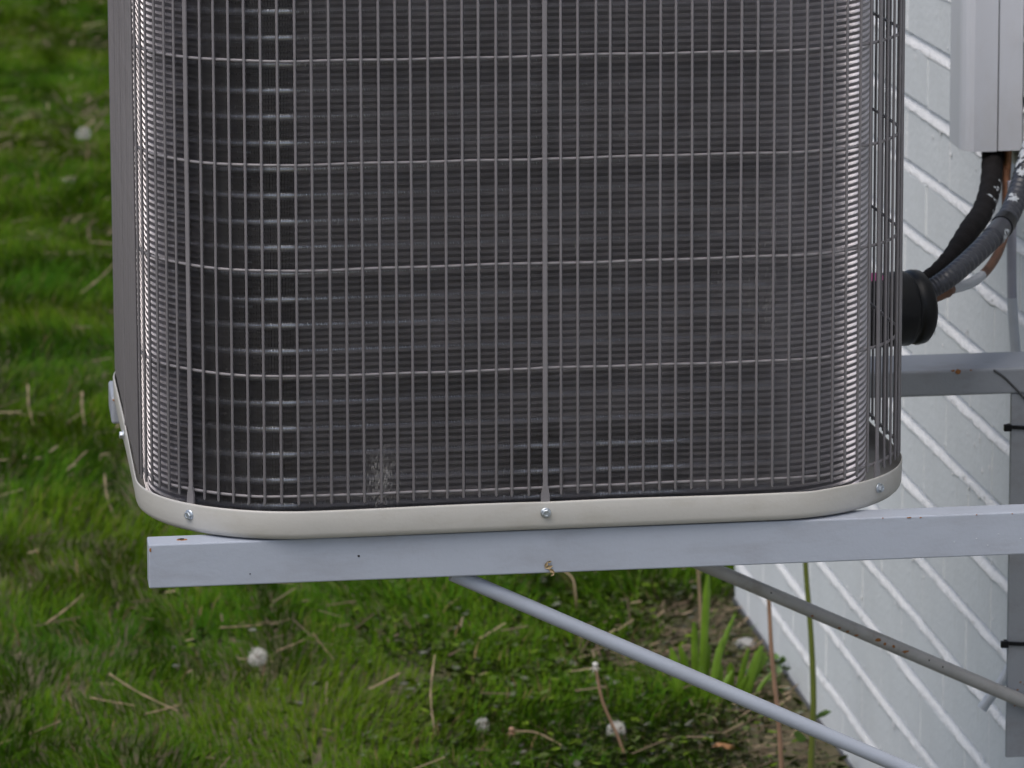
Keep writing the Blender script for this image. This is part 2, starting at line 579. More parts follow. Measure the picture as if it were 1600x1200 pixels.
# finned coil, offset to the left inside the guard
CXL, CXR, CYF, CYB, CRR = -0.4175, 0.3875, -0.4165, 0.395, 0.150
catt, CT = rsq(CXL, CXR, CYF, CYB, CRR)
front_half = (CXR - CXL) / 2 - CRR
arc = CRR * math.pi / 2
side = CYB - CYF - 2 * CRR
PITCH = 0.0016
s_list = []
s0 = -(front_half + arc + side + arc * 0.5)
s = s0
while s < -s0:
    s_list.append(s)
    near = abs(s) < front_half + arc + 0.22
    wide = max(0.0, min(1.0, (s - front_half - 0.03) / 0.17)) + 0.7 * max(0.0, min(1.0, (-s - front_half - 0.10) / 0.06))
    s += PITCH * (1 + 1.7 * wide) if near else PITCH * 2
HALF = 0.00348
zs = np.arange(0.0052, 0.66, HALF)
tri = np.where(np.arange(len(zs)) % 2 == 0, -1.0, 1.0)
V, Fc = [], []
m_ = len(zs)
colN = 4
DEP = 0.023
frs = random.Random(5)
ANG = 0.07                                             # direction of the camera side, for the combed-open fins
base = 0
for s in s_list:
    x, y, a, b = catt(s)
    tx, ty = -b, a                                     # tangent
    phi = math.atan2(a, -b)                            # 0 at the front, negative round the left corner
    jitter = frs.uniform(-0.00022, 0.00022) + 0.00025 * math.sin(s * 31)
    # depth direction: radial, but near the left corner the fins were combed over
    rad = phi
    want = np.full(m_, rad)
    if s < -front_half and phi > -1.25:
        wgt = max(0.0, min(1.0, (1.15 + phi) / 0.35)) * min(1.0, (-front_half - s) / 0.004)
        want = want * (1 - 0.82 * wgt) + (-0.07) * 0.82 * wgt
    # flattened fins low in the middle and right of the front let the tubes show
    mz = np.clip((0.130 - zs) / 0.03, 0, 1) * max(0.0, min(1.0, (s + 0.045 + 0.10 * (zs.min())) / 0.05, (0.215 - s) / 0.04))
    gap = 1.0 / (1.0 + math.exp(-9 * (math.sin(s * 47 + 2.2) + 0.72)))
    want = want + mz * gap * -0.085 + (1 - mz * gap) * 0.145 * max(0.0, min(1.0, (s + front_half) / 0.01))
    want = want + 0.018 * np.sin(s * 13 + zs * 6) + 0.02 * np.sin(s * 57 + 3 * np.sin(zs * 9)) * np.sin(zs * 21 + s * 5)
    if s > 0:
        want = want + 0.66 * wide ** 1.3                      # fins laid over at the bend
    else:
        want = want - 0.42 * wide
    dx, dy = np.sin(want), -np.cos(want)               # outward direction of each row
    wide = max(0.0, min(1.0, (s - front_half - 0.03) / 0.17)) + 0.6 * max(0.0, min(1.0, (-s - front_half - 0.10) / 0.06))
    amp = 0.00055 + 0.0015 * wide
    out = np.zeros((colN, m_, 3))
    for c in range(colN):
        d = DEP * max(0, c - 1) / (colN - 2)
        wv = tri * amp + jitter + (0.00015 * (1 - wide) if c == 0 else 0.0)     # c == 0: the turned front edge
        cx_ = x - dx * d + tx * wv
        cy_ = y - dy * d + ty * wv
        out[c, :, 0], out[c, :, 1], out[c, :, 2] = cx_, cy_, zs
    V.append(out.reshape(-1, 3))
    q = np.arange(m_ - 1)
    for c in range(colN - 1):
        i0 = base + c * m_ + q
        Fc.append(np.stack([i0, i0 + m_, i0 + m_ + 1, i0 + 1], 1))
    base += colN * m_
V = np.concatenate(V)
Fc = np.concatenate(Fc)


def np_mesh(name, V, F, m, smooth=False):
    me = bpy.data.meshes.new(name)
    k = F.shape[1]
    me.vertices.add(len(V))
    me.vertices.foreach_set('co', V.astype(np.float32).ravel())
    me.loops.add(F.size)
    me.loops.foreach_set('vertex_index', F.astype(np.int32).ravel())
    me.polygons.add(len(F))
    me.polygons.foreach_set('loop_start', np.arange(0, F.size, k, dtype=np.int32))
    me.polygons.foreach_set('use_smooth', np.full(len(F), smooth))
    me.materials.append(m)
    me.update(calc_edges=True)
    return me


fins = obj('coil_fins', np_mesh('coil_fins', V, Fc, M['fin']), unit)
fins['kind'] = 'stuff'
d = 0.0104
tat, TT = rsq(CXL + d, CXR - d, CYF + d, CYB - d, CRR - d)
for i in range(23):
    z = 0.0335 + i * 0.02815
    pts_ = []
    for k in range(120):
        x, y, a, b = tat(TT * k / 120)
        pts_.append(Vector((x, y, z)))
    mb = MB()
    tube(mb, pts_ + [pts_[0]], 0.0046, 8, False)
    obj('coil_tube', mb.mesh('coil_tube', M['tube']), unit)
# lint and dust caught on the face of the coil
mb = MB()
lr = random.Random(21)
for (cx_, cz_, wx, wz, cnt) in ((0.247, 0.062, .008, .018, 520), (0.512, 0.46, .003, .035, 26), (0.665, 0.30, .022, .05, 220), (0.66, 0.23, .03, .03, 220), (0.46, 0.31, .003, .008, 8),
                                (0.40, 0.2, .22, .2, 70), (0.15, 0.022, .05, .006, 90), (0.30, 0.02, .12, .004, 60), (0.66, 0.02, .10, .005, 40), (0.77, 0.047, .01, .006, 30)):
    for q in range(cnt):
        px_, pz_ = lr.gauss(cx_, wx) - UX, max(0.012, lr.gauss(cz_, wz))
        # find the coil face at this x
        t_ = px_ - (CXL + CXR) / 2
        if abs(t_) > front_half + arc * 0.6:
            continue
        X_, Y_, a_, b_ = catt(t_)
        ln_, w_ = lr.uniform(.0015, .006), lr.uniform(.00005, .00011)
        an = lr.gauss(1.45, 0.22)
        ux_, uz_ = math.cos(an) * ln_ / 2, math.sin(an) * ln_ / 2
        o1 = 0.0006 + lr.uniform(0, .0008)
        vx, vz = -math.sin(an) * w_, math.cos(an) * w_
        quad = [(X_ + a_ * o1 - b_ * (p_), Y_ + b_ * o1 + a_ * p_, pz_ + q_) for p_, q_ in ((-ux_ - vx, -uz_ - vz), (ux_ - vx, uz_ - vz), (ux_ + vx, uz_ + vz), (-ux_ + vx, -uz_ + vz))]
        mb.add(quad, [(0, 1, 2, 3)])
lint = obj('lint', mb.mesh('lint', M['lint']), unit)
lint['kind'] = 'stuff'
# service panel inside the back of the guard, inner shroud and the lid above
obj('service_panel', bm_mesh('service_panel', bevel_box(-0.25, 0.36, CYB - 0.02, CYB + 0.002, 0.006, 0.75, 0.002, 1), M['wire']), unit)
mb = MB()
lathe(mb, [(0.0, 0.0045), (0.10, 0.0045), (0.105, 0.02), (0.105, 0.30), (0.08, 0.345), (0.0, 0.35)], 28)
obj('compressor', mb.mesh('compressor', M['inner']), unit)
at, T = rsq(-A - 0.004, A + 0.004, -A - 0.004, A + 0.004, 0.18)
mb = MB()
ring = [at(T * i / 160) for i in range(160)]
vs_ = []
for (o_, z_) in ((-0.002, 0.735), (0.0, 0.735), (0.0, 0.79), (-0.012, 0.805), (-0.10, 0.812)):
    vs_ += [(x + a * o_, y + b * o_, z_) for x, y, a, b in ring]
fs_ = [(j * 160 + i, j * 160 + (i + 1) % 160, (j + 1) * 160 + (i + 1) % 160, (j + 1) * 160 + i) for j in range(4) for i in range(160)]
fs_.append(tuple(range(640, 800)))
mb.add(vs_, fs_, True)
obj('top_cover', mb.mesh('top_cover', M['wire']), unit)
# flat corner panel at the far left corner
at, T = rsq(-GA, GA, -GA, GA, GRd)
sA, sB = T * 0.5 + 0.17, T * 0.5 + 0.17 + 0.41
mb = MB()
nn = 40
vs_ = []
for i in range(nn):
    x, y, a, b = at(sA + (sB - sA) * i / (nn - 1))
    g_ = -0.0030 if (i % 14) in (9, 10) else -0.0005
    vs_ += [(x + a * g_, y + b * g_, 0.012), (x + a * g_, y + b * g_, 0.735)]
mb.add(vs_, [(2 * i, 2 * i + 2, 2 * i + 3, 2 * i + 1) for i in range(nn - 1)], True)
o = obj('corner_panel', mb.mesh('corner_panel', M['wire']), unit)
md = o.modifiers.new('sheet', 'SOLIDIFY')
md.thickness = 0.0012


# ------------------------------------------------------------------ steel wall brackets
def rust_patch(name, c, nrm, rx, ry, m, parent, seed, n=11):
    rr = random.Random(seed)
    nrm = Vector(nrm).normalized()
    ax = Vector((1, 0, 0)) if abs(nrm.x) < 0.9 else Vector((0, 1, 0))
    u = (ax - nrm * ax.dot(nrm)).normalized()
    v = nrm.cross(u)
    mb = MB()
    ring = []
    for k in range(n):
        t = 2 * math.pi * k / n
        q = rr.uniform(0.6, 1.15)
        ring.append(u * rx * q * math.cos(t) + v * ry * q * math.sin(t))
    c = Vector(c)
    vs_ = [c - nrm * 0.0004 + p for p in ring] + [c + nrm * 0.0004 + p * 0.8 for p in ring] + [c + nrm * 0.0005]
    fs_ = [(k, (k + 1) % n, n + (k + 1) % n, n + k) for k in range(n)] + [(n + k, n + (k + 1) % n, 2 * n) for k in range(n)]
    mb.add(vs_, fs_)
    return obj(name, mb.mesh(name, m), parent)


# front bracket
FB0, FB1 = Vector((0.3295, 0.0175, -0.050)), Vector((1.135, 0.0175, -0.4365))
BB0, BB1 = Vector((0.285, 0.735, -0.036)), Vector((1.178, 0.7045, -0.4508))
br = empty('wall_bracket', (WX, 0.0175, -0.3), 'pale blue grey steel bracket under the front of the condenser, nearest the viewer', 'bracket',
           'steel wall brackets')
L0 = Vector((WX, 0.0175, -0.3))


def local_bm(bm, org):
    for v in bm.verts:
        v.co -= org
    return bm


rail = obj('rail', bm_mesh('rail', local_bm(bevel_box(0.0, 1.1320, 0.0, 0.0353, -0.048, 0.0, 0.0016, 2), L0), M['steel']), br)
post = obj('post', bm_mesh('post', local_bm(bevel_box(1.1325, 1.2327, -0.002, 0.038, -0.515, 0.0, 0.0016, 2), L0), M['steel']), br)
p0, p1 = FB0, FB1
brace = obj('brace', tube_mesh('brace', [q - L0 for q in (p0 + (p0 - p1).normalized() * 0.002, p0.lerp(p1, .33), p0.lerp(p1, .66), p1)], 0.0082, M['steel'], 20), br)
# bolt hole with a rusty rim, chips
hole = rust_patch('rust_patch', Vector((0.036, 0.0165, 0.0002)) - L0, (0, 0, 1), 0.0062, 0.0048, M['rust'], rail, 2, 16)
rust_patch('bolt_hole', Vector((0.036, 0.0165, 0.0009)) - L0, (0, 0, 1), 0.0042, 0.0026, M['dark'], rail, 3, 14)
for i, (x, z, rx, rz_) in enumerate(((0.225, -0.021, .0016, .0016), (0.108, -0.036, .0009, .0009), (0.829, -0.0015, .0035, .0008), (0.842, -0.002, .002, .0007),
                                     (0.905, -0.0012, .0010, .0008), (0.945, -0.0015, .0010, .0006), (0.800, -0.0010, .0010, .0008), (0.002, -0.006, .0012, .003))):
    rust_patch('paint_chip', Vector((x, -0.0001, z)) - L0, (0, -1, 0), rx, rz_, M['rust'] if i > 1 else M['dark'], rail, 10 + i)
for i, (x, z) in enumerate(((0.905, -0.028), (0.93, -0.024), (0.918, -0.036), (0.955, -0.030), (0.88, -0.031))):
    rust_patch('paint_chip', Vector((x, -0.0001, z)) - L0, (0, -1, 0), 0.0009, 0.0008, M['paint_patch'], rail, 40 + i)

# rear bracket
DB = 0.7102
L1 = Vector((WX, DB + 0.05, -0.3))
br2 = empty('wall_bracket', L1, 'shaded grey steel bracket under the back of the condenser with a rusty speckled brace', 'bracket', 'steel wall brackets')
bm = bevel_box(-0.0125, 1.2322, DB, DB + 0.098, -0.034, 0.0, 0.0035, 3)
rail2 = obj('rail', bm_mesh('rail', local_bm(bm, L1), M['steel_shaded']), br2)
post2 = obj('post', bm_mesh('post', local_bm(bevel_box(1.1320, 1.2285, DB + 0.0015, DB + 0.0075, -0.515, -0.0345, 0.0012, 2), L1), M['steel_shaded']), br2)
post2b = obj('wall_flange', bm_mesh('wall_flange', local_bm(bevel_box(1.2287, 1.2328, DB + 0.0015, DB + 0.09, -0.515, -0.0345, 0.001, 1), L1), M['steel_shaded']), post2)
p0, p1 = BB0, BB1
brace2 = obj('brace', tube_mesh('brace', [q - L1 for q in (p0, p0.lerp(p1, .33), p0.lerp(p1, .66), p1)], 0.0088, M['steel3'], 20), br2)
# weld seam of the corner gusset
mb = MB()
tube(mb, spline([(1.108, DB - .0003, -0.002), (1.122, DB - .0005, -0.012), (1.137, DB - .0003, -0.027), (1.155, DB - .0003, -0.046)], 5), 0.0016, 8)
ws = mb.mesh('weld_seam', M['dark_strip'])
ws.transform(Matrix.Translation(-L1))
obj('weld_seam', ws, rail2)
for i, (x, z, rx, rz_) in enumerate(((1.062, -0.0022, .0045, .0035), (1.055, -0.001, .003, .0016), (1.078, -0.001, .0016, .001))):
    rust_patch('rust_patch', Vector((x, DB - 0.0001, z)) - L1, (0, -1, 0.5), rx, rz_, M['rust'], rail2, 60 + i)
rust_patch('rust_patch', Vector((-0.006, DB - 0.0001, -0.004)) - L1, (0, -1, 0.3), .005, .003, M['rust'], rail2, 71)
dirn = (p1 - p0).normalized()
for i, (t, off_) in enumerate(((0.755, .001), (0.765, -.0005), (0.778, .001), (0.795, .0008), (0.70, -.006), (0.712, -.0062), (0.725, -.006), (0.66, -.0055), (0.60, .003), (0.83, .003), (0.85, .002))):
    q = p0.lerp(p1, t)
    ny_ = Vector((0, -1, off_ / 0.009)).normalized()
    rust_patch('rust_patch', q + ny_ * 0.0088 - L1, ny_, random.uniform(.0025, .0055) if i < 8 else .0014, .0022 if i < 8 else .0014, M['rust'] if i < 8 else M['dark'], brace2, 80 + i)
for i, (x, z) in enumerate(((1.150, -0.415), (1.155, -0.418), (1.146, -0.425), (1.142, -0.446), (1.15, -0.443))):
    rust_patch('rust_patch', Vector((x, DB + 0.0014, z)) - L1, (0, -1, 0), .0018, .0012, M['rust'], post2, 100 + i)

# cable ties round the rear post
for i, (z, lab) in enumerate(((-0.077, 'black plastic cable tie round the rear post just below its arm'),
                              (-0.362, 'black plastic cable tie round the rear post just above the rear brace'))):
    mb = MB()
    x0, x1, y0, y1 = 1.1300, 1.2285, DB + 0.0003, DB + 0.0090
    hz = 0.0024
    loop = [(x0, y0), (x1, y0), (x1, y1), (x0, y1)]
    o_ = 0.0013
    inner = [(x, y) for x, y in loop]
    outer = [(x0 - o_, y0 - o_), (x1, y0 - o_), (x1, y1 + o_), (x0 - o_, y1 + o_)]
    sag = [0.0, -0.008, -0.008, 0.0]
    vs_ = [(x, y, sz * hz + sg) for (x, y), sg in zip(inner, sag) for sz in (-1, 1)] + [(x, y, sz * hz + sg) for (x, y), sg in zip(outer, sag) for sz in (-1, 1)]
    fs_ = []
    for k in (0, 3):
        k2 = (k + 1) % 4
        fs_ += [(8 + 2 * k, 8 + 2 * k2, 8 + 2 * k2 + 1, 8 + 2 * k + 1), (2 * k, 8 + 2 * k, 8 + 2 * k2, 2 * k2), (2 * k + 1, 2 * k2 + 1, 8 + 2 * k2 + 1, 8 + 2 * k + 1)]
    k = 2
    fs_ += [(8 + 4, 8 + 6, 8 + 7, 8 + 5)]
    mb.add(vs_, fs_)
    t = obj('cable_tie', mb.mesh('cable_tie', M['black']), None, (0, 0, z))
    thing(t, lab, 'cable tie', 'cable ties on the rear post')
    hb = bevel_box(1.1215, 1.1315, DB - 0.007, DB - 0.0005, -0.0045, 0.0045, 0.0012, 2)
    obj('ratchet_head', bm_mesh('ratchet_head', hb, M['black']), t)

# ------------------------------------------------------------------ line set: cover, pipes, sleeve, drain
cov = empty('line_cover', (1.18, 1.10, 0.22), 'white plastic pipe cover running up the brick wall', 'pipe cover')


def extrude(poly, z0, z1, m, name, parent, org):
    mb = MB()
    n = len(poly)
    vs_ = [(x - org[0], y - org[1], z0 - org[2]) for x, y in poly] + [(x - org[0], y - org[1], z1 - org[2]) for x, y in poly]
    mb.add(vs_, [tuple(range(n))[::-1], tuple(range(n, 2 * n))] + [(i, (i + 1) % n, n + (i + 1) % n, n + i) for i in range(n)])
    return obj(name, mb.mesh(name, m), parent)


og = (1.18, 1.10, 0.22)
lid = [(1.1985, 1.0552), (1.1985, 1.1498), (1.157, 1.1498), (1.1555, 1.148), (1.1535, 1.085), (1.1545, 1.075), (1.1570, 1.066), (1.161, 1.059), (1.1665, 1.0552)]
extrude(lid, 0.2215, 1.9, M['white_plastic'], 'cover_lid', cov, og)
bs_ = [(1.2003, 1.0535), (1.2327, 1.0535), (1.2327, 1.1515), (1.2003, 1.1515)]
extrude(bs_, 0.2225, 1.9, M['white_plastic'], 'cover_base', cov, og)
extrude([(1.1986, 1.058), (1.2002, 1.058), (1.2002, 1.147), (1.1986, 1.147)], 0.2235, 1.9, M['dark_strip'], 'cover_seam', cov, og)

# sleeve where the lines leave the unit
mb = MB()
lathe(mb, [(0.0, 0.0), (0.0455, 0.0), (0.0458, 0.09), (0.0462, 0.094), (0.0465, 0.098), (0.0440, 0.1005), (0.0425, 0.102), (0.0445, 0.105), (0.0465, 0.112), (0.0455, 0.120), (0.041, 0.1245), (0.030, 0.126), (0.0, 0.127)], 40, 'X')
sl_ = obj('pipe_sleeve', mb.mesh('pipe_sleeve', M['black']), None, (0.855, 0.52, 0.117), 0.26)
thing(sl_, 'round black rubber sleeve on the right side of the condenser, where the pipes enter', 'pipe sleeve')
mb = MB()
vs_ = []
for i in range(9):
    for j in range(6):
        th = R(90 - 26 + 52 * j / 5)
        vs_.append((0.004 + i * 0.0075, 0.0465 * math.cos(th), 0.0465 * math.sin(th)))
mb.add(vs_, [(i * 6 + j, i * 6 + 6 + j, i * 6 + 7 + j, i * 6 + j + 1) for i in range(8) for j in range(5)], True)
obj('pink_tag', mb.mesh('pink_tag', M['pink']), sl_)

# foam covered suction line, grey corrugated conduit, bare copper line and brown cable
pts_ = spline([(0.955, .545, .143), (1.002, .60, .150), (1.046, .68, .158), (1.092, .78, .167), (1.14, .90, .169), (1.176, 1.0, .185), (1.200, 1.085, .214), (1.2015, 1.10, .262)], 10)
t = obj('insulated_pipe', tube_mesh('insulated_pipe', pts_, lambda i, n: 0.0064 + 0.0070 * min(1, i / 32) + (0.0010 if i > 21 else 0) + 0.0005 * math.sin(i * 1.7), M['foam'], 16))
thing(t, 'thick black foam covered pipe curving up into the white cover, behind the conduit', 'pipe')
rr = random.Random(9)
cpt = pts_
smears = [(42, -.25, .013), (44, .45, .009), (46, -.1, .010), (48, 0.2, .007), (47, .8, .008), (43, -.7, .007), (40, .3, .007), (50, .1, .006)]


def smear(parent, pts_, i, ang, rad, size, m, seed, name='paint_smear'):
    p = pts_[i]
    tt = (pts_[min(i + 1, len(pts_) - 1)] - pts_[i - 1]).normalized()
    n0 = Vector((0, -1, 0.0))
    n0 = (n0 - tt * n0.dot(tt)).normalized()
    bb = tt.cross(n0)
    nrm = (n0 * math.cos(ang) + bb * math.sin(ang)).normalized()
    q = p + nrm * (rad + 0.0003)
    r_ = random.Random(seed)
    u, v = tt, nrm.cross(tt)
    mb = MB()
    for blob in range(4):
        ring = []
        ou, ov = r_.uniform(-.7, .7) * size, r_.uniform(-.5, .5) * size
        sz_ = size * (0.75 if blob == 0 else r_.uniform(.2, .5))
        for k in range(18):
            th = 2 * math.pi * k / 18
            f_ = r_.uniform(.4, 1.15)
            a_, b_ = ou + sz_ * f_ * math.cos(th), ov + sz_ * 0.8 * f_ * math.sin(th)
            b_ = max(-rad * .95, min(rad * .95, b_))
            ring.append(q + u * a_ + v * b_ - nrm * (rad - math.sqrt(max(0, rad * rad - b_ * b_))))
        ov = max(-rad * .95, min(rad * .95, ov))
        cc = q + u * ou + v * ov - nrm * (rad - math.sqrt(rad * rad - ov * ov)) + nrm * 0.0004
        mb.add(ring + [cc], [(k, (k + 1) % 18, 18) for k in range(18)])
    return obj(name, mb.mesh(name, m), parent)


for j, (i, a_, sz) in enumerate(smears):
    smear(t, pts_, i, a_, 0.0137, sz, M['paint_patch'], 200 + j)

pts_ = spline([(0.955, .535, .124), (0.983, .55, .137), (1.011, .565, .149), (1.052, .62, .160), (1.098, .69, .173), (1.137, .76, .186), (1.167, .82, .208), (1.188, .86, .239), (1.206, .88, .277), (1.2195, .89, .335), (1.2200, .895, .45), (1.2200, .90, .9)], 22)
ib = 22 * 4 + 12
con = obj('corrugated_conduit', tube_mesh('corrugated_conduit', pts_, lambda i, n: (0.0108 + 0.0022 * min(1, i / 110)) * (1.0 + (0.085 if i % 4 in (0, 1) else -0.075)), M['conduit'], 18))
thing(con, 'ribbed grey plastic conduit with a black collar, in front of the other pipes', 'conduit')
mb = MB()
tube(mb, pts_[ib:ib + 7], 0.0152, 20)
obj('collar', mb.mesh('collar', M['black']), con)
# plain sleeve piece with white paint below the collar
mb = MB()
tube(mb, pts_[ib - 12:ib], 0.0140, 20)
obj('coupling', mb.mesh('coupling', M['conduit']), con)
for j, (i, a_, sz) in enumerate(((ib - 9, 0.35, .010), (ib - 8, 0.75, .0085), (ib - 7, 0.1, .008))):
    smear(con, pts_, i, a_, 0.0142, sz, M['paint_patch'], 300 + j)
for j in range(9):
    i = ib + 14 + int(rr.uniform(0, 60))
    smear(con, pts_, i, rr.uniform(-1.3, -0.3), 0.0138, rr.uniform(.007, .013), M['paint_patch'], 330 + j)

pts_ = spline([(0.955, .545, .119), (0.999, .58, .1235), (1.025, .61, .125), (1.068, .68, .118), (1.106, .75, .118), (1.146, .84, .125), (1.179, .93, .141), (1.203, 1.02, .172), (1.2225, 1.10, .212), (1.2235, 1.115, .262)], 8)
cop = obj('copper_pipe', tube_mesh('copper_pipe', pts_, lambda i, n: (0.0078 if i < 15 else 0.0060) + (0.0008 if 13 < i < 17 else 0), M['copper'], 14))
thing(cop, 'thin bare copper pipe, partly painted white, below the conduit', 'pipe')
mb = MB()
tube(mb, pts_[15:31], [0.0066] * 12 + [.0066, .0065, .0063, .0060], 14)
obj('paint_coat', mb.mesh('paint_coat', M['pvc2']), cop)
pts_ = spline([(1.172, .93, .135), (1.197, 1.0, .150), (1.2165, 1.066, .19), (1.2185, 1.068, .225), (1.219, 1.075, .27)], 8)
t = obj('brown_cable', tube_mesh('brown_cable', pts_, 0.0046, M['orange'], 10))
thing(t, 'brown cable beside the black foam pipe, below the white cover', 'cable')

pts_ = spline([(1.206, 1.0, .19), (1.206, 1.0, .141), (1.208, 1.0, .031), (1.2145, 1.0, -.053), (1.220, 1.0, -.177), (1.222, 1.0, -.355), (1.219, 1.0, -.455), (1.208, 1.0, -.492), (1.174, 1.0, -.540)], 8)
dp = obj('drain_pipe', tube_mesh('drain_pipe', pts_, 0.0065, M['pvc'], 16))
thing(dp, 'slim grey plastic drain pipe down the wall behind the rear bracket, outlet kicked out', 'pipe')
mb = MB()
tube(mb, pts_[16:], 0.0070, 16)
obj('painted_length', mb.mesh('painted_length', M['pvc2']), dp)

# seed husk stuck on the front arm
mb = MB()
for (a_, b_, c_, s_) in ((0, 0, 0.3, .005), (.003, -.004, -.6, .0045), (-.003, .003, 1.1, .004), (.004, -.008, .9, .0035), (.0005, .006, .2, .003)):
    u, v = math.cos(c_) * s_, math.sin(c_) * s_
    mb.add([(a_ - u, -0.0004, b_ - v), (a_ + v * .5, -0.002, b_ - u * .5), (a_ + u, -0.0008, b_ + v), (a_ - v * .5, -0.0025, b_ + u * .5)], [(0, 1, 2), (0, 2, 3)])
t = obj('seed_husk', mb.mesh('seed_husk', M['husk']), None, (0.431, -0.0003, -0.041))
thing(t, 'small tan seed husk stuck to the lower edge of the front arm', 'seed husk')


# ------------------------------------------------------------------ plants and litter
def tint_mesh(name, V, F, col, m):
    me = np_mesh(name, V, F, m)
    at_ = me.color_attributes.new('tint', 'FLOAT_COLOR', 'POINT')
    at_.data.foreach_set('color', np.concatenate([col, np.ones((len(col), 1))], 1).astype(np.float32).ravel())
    return me


def in_wall(x, y):
    return (x > WX - 0.012) & (y < WY1 + 0.02)


def keep_view(x, y):
    """inside the wedge the photograph looks into, with a generous margin"""
    lo = -0.16 + 0.007 * y - 0.22 - 0.02 * y
    hi = 0.97 + 0.27 * y + 0.15
    return (x > lo) & (x < hi) & (y > 0.75)


def litter(x, y):
    """1 where the ground is bare and strewn (by the wall foot), 0 in the lawn"""
    d = np.where(y < WY1, WX - x, 0.30 + (y - WY1) * 0.8 + np.abs(x - 1.1) * 0.8)
    edge = 0.31 + 0.22 * (vnoise(x * 4.1, y * 3.3, 21) - 0.5) + 0.10 * np.clip((y - 2.0) / 1.0, -0.6, 0.6)
    return np.clip((edge - d) / 0.22 + 0.25 * (vnoise(x * 9, y * 9, 22) - 0.5), 0, 1)


def scatter(n, far_bias=1.0, hi=11.5):
    y = 0.8 + (hi - 0.8) * rng.random(n) ** far_bias
    x = -0.7 + 5.2 * rng.random(n)
    k = keep_view(x, y) & ~in_wall(x, y)
    # hidden behind the condenser from the photograph: keep a thin cover only
    hid = (x > 0.22 + 0.03 * (y - 3)) & (y > 3.4)
    k &= ~hid | (rng.random(n) < 0.16)
    return x[k], y[k]


def blades(x, y, length, width, lean, tilt_az, col):
    n = len(x)
    z = GZ + ground_h(x, y) - 0.002
    az = rng.random(n) * 2 * np.pi
    fx, fy = np.cos(az), np.sin(az)                    # blade's flat side
    lx, ly = np.cos(tilt_az), np.sin(tilt_az)
    h = length * np.cos(lean)
    o_ = length * np.sin(lean)
    V = np.zeros((n, 5, 3))
    for j, (t, wd) in enumerate(((0, 1.0), (0, 1.0), (0.55, 0.85), (0.55, 0.85), (1.0, 0))):
        sgn = -1 if j in (0, 2) else 1
        bend = t ** 1.8
        V[:, j, 0] = x + lx * o_ * bend + fx * width * wd * 0.5 * sgn
        V[:, j, 1] = y + ly * o_ * bend + fy * width * wd * 0.5 * sgn
        V[:, j, 2] = z + h * (t - 0.18 * bend * np.sin(lean) * 2 * t)
    b = (np.arange(n) * 5)[:, None]
    F = np.concatenate([b + np.array([[0, 1, 3]]), b + np.array([[0, 3, 2]]), b + np.array([[2, 3, 4]])], 0)
    return V.reshape(-1, 3), F, np.repeat(col, 5, 0)


x, y = scatter(950000, 1.05, 16.0)
lit = litter(x, y)
clump = vnoise(x * 7, y * 7, 1) * 0.6 + vnoise(x * 19, y * 19, 2) * 0.4
big = vnoise(x * 1.3, y * 1.1, 4)
k = rng.random(len(x)) < np.clip(1.1 - 1.05 * lit, 0.05, 1) * np.clip(0.55 + 1.2 * clump, 0, 1)
x, y, clump, big, lit = x[k], y[k], clump[k], big[k], lit[k]
n = len(x)
length = (0.026 + 0.068 * clump ** 1.5 + 0.012 * rng.random(n)) * (1 - 0.45 * lit)
width = 0.0014 + 0.0016 * rng.random(n) + 0.00012 * y
lean = 0.25 + 0.75 * rng.random(n)
length = length * np.where(vnoise(x * 2.7, y * 2.0, 55) > 0.62, 1.35, 1.0)
azt = 2 * np.pi * vnoise(x * 4, y * 4, 9) * 1.6 + rng.normal(0, 0.7, n)
c0 = np.array([0.027, 0.097, 0.003])
c1 = np.array([0.086, 0.146, 0.004])
mix = np.clip(0.15 + 0.7 * vnoise(x * 2.4, y * 2.4, 12) + rng.normal(0, 0.22, n), 0, 1)[:, None]
col = c0 * (1 - mix) + c1 * mix
dry = rng.random(n) < 0.045 + 0.07 * (big < 0.35) + 0.12 * lit
col[dry] = np.array([0.17, 0.125, 0.06]) * (0.6 + 0.6 * rng.random((dry.sum(), 1)))
col *= (0.75 + 0.5 * rng.random((n, 1)))
Vg, Fg, Cg = blades(x, y, length, width, lean, azt, col)
gr = obj('grass', tint_mesh('grass', Vg, Fg, Cg, M['tint']))
gr['kind'] = 'stuff'
gr['label'] = 'short green lawn grass'

# low broad leaves (clover, ground ivy) thickest towards the wall
x = 0.15 + 1.6 * rng.random(110000)
y = 0.85 + 4.2 * rng.random(110000)
k = ~in_wall(x, y)
x, y = x[k], y[k]
lit = litter(x, y)
zone = np.clip((x - 0.40) / 0.35, 0.06, 1) * np.clip(1.5 * vnoise(x * 6, y * 6, 31) - 0.12, 0, 1)
k = rng.random(len(x)) < zone * (0.95 - 0.62 * lit)
x, y, lit = x[k], y[k], lit[k]
n = len(x)
r_ = 0.0035 + 0.0065 * rng.random(n) ** 2
az = rng.random(n) * 2 * np.pi
ti = rng.normal(0, 0.30, (n, 2))
ti[:, 1] -= 0.35
V = np.zeros((n, 7, 3))
zc = GZ + ground_h(x, y) + 0.006 + 0.024 * rng.random(n) * (1 - 0.4 * lit)
for j in range(7):
    if j == 6:
        u = v = np.zeros(n)
    else:
        th = az + j * np.pi / 3
        u, v = r_ * np.cos(th), r_ * np.sin(th) * 0.8
    V[:, j, 0], V[:, j, 1] = x + u, y + v
    V[:, j, 2] = zc + u * ti[:, 0] + v * ti[:, 1] - (0 if j < 6 else 1) * 0.0018
b = (np.arange(n) * 7)[:, None]
F = np.concatenate([b + np.array([[j, (j + 1) % 6, 6]]) for j in range(6)], 0)
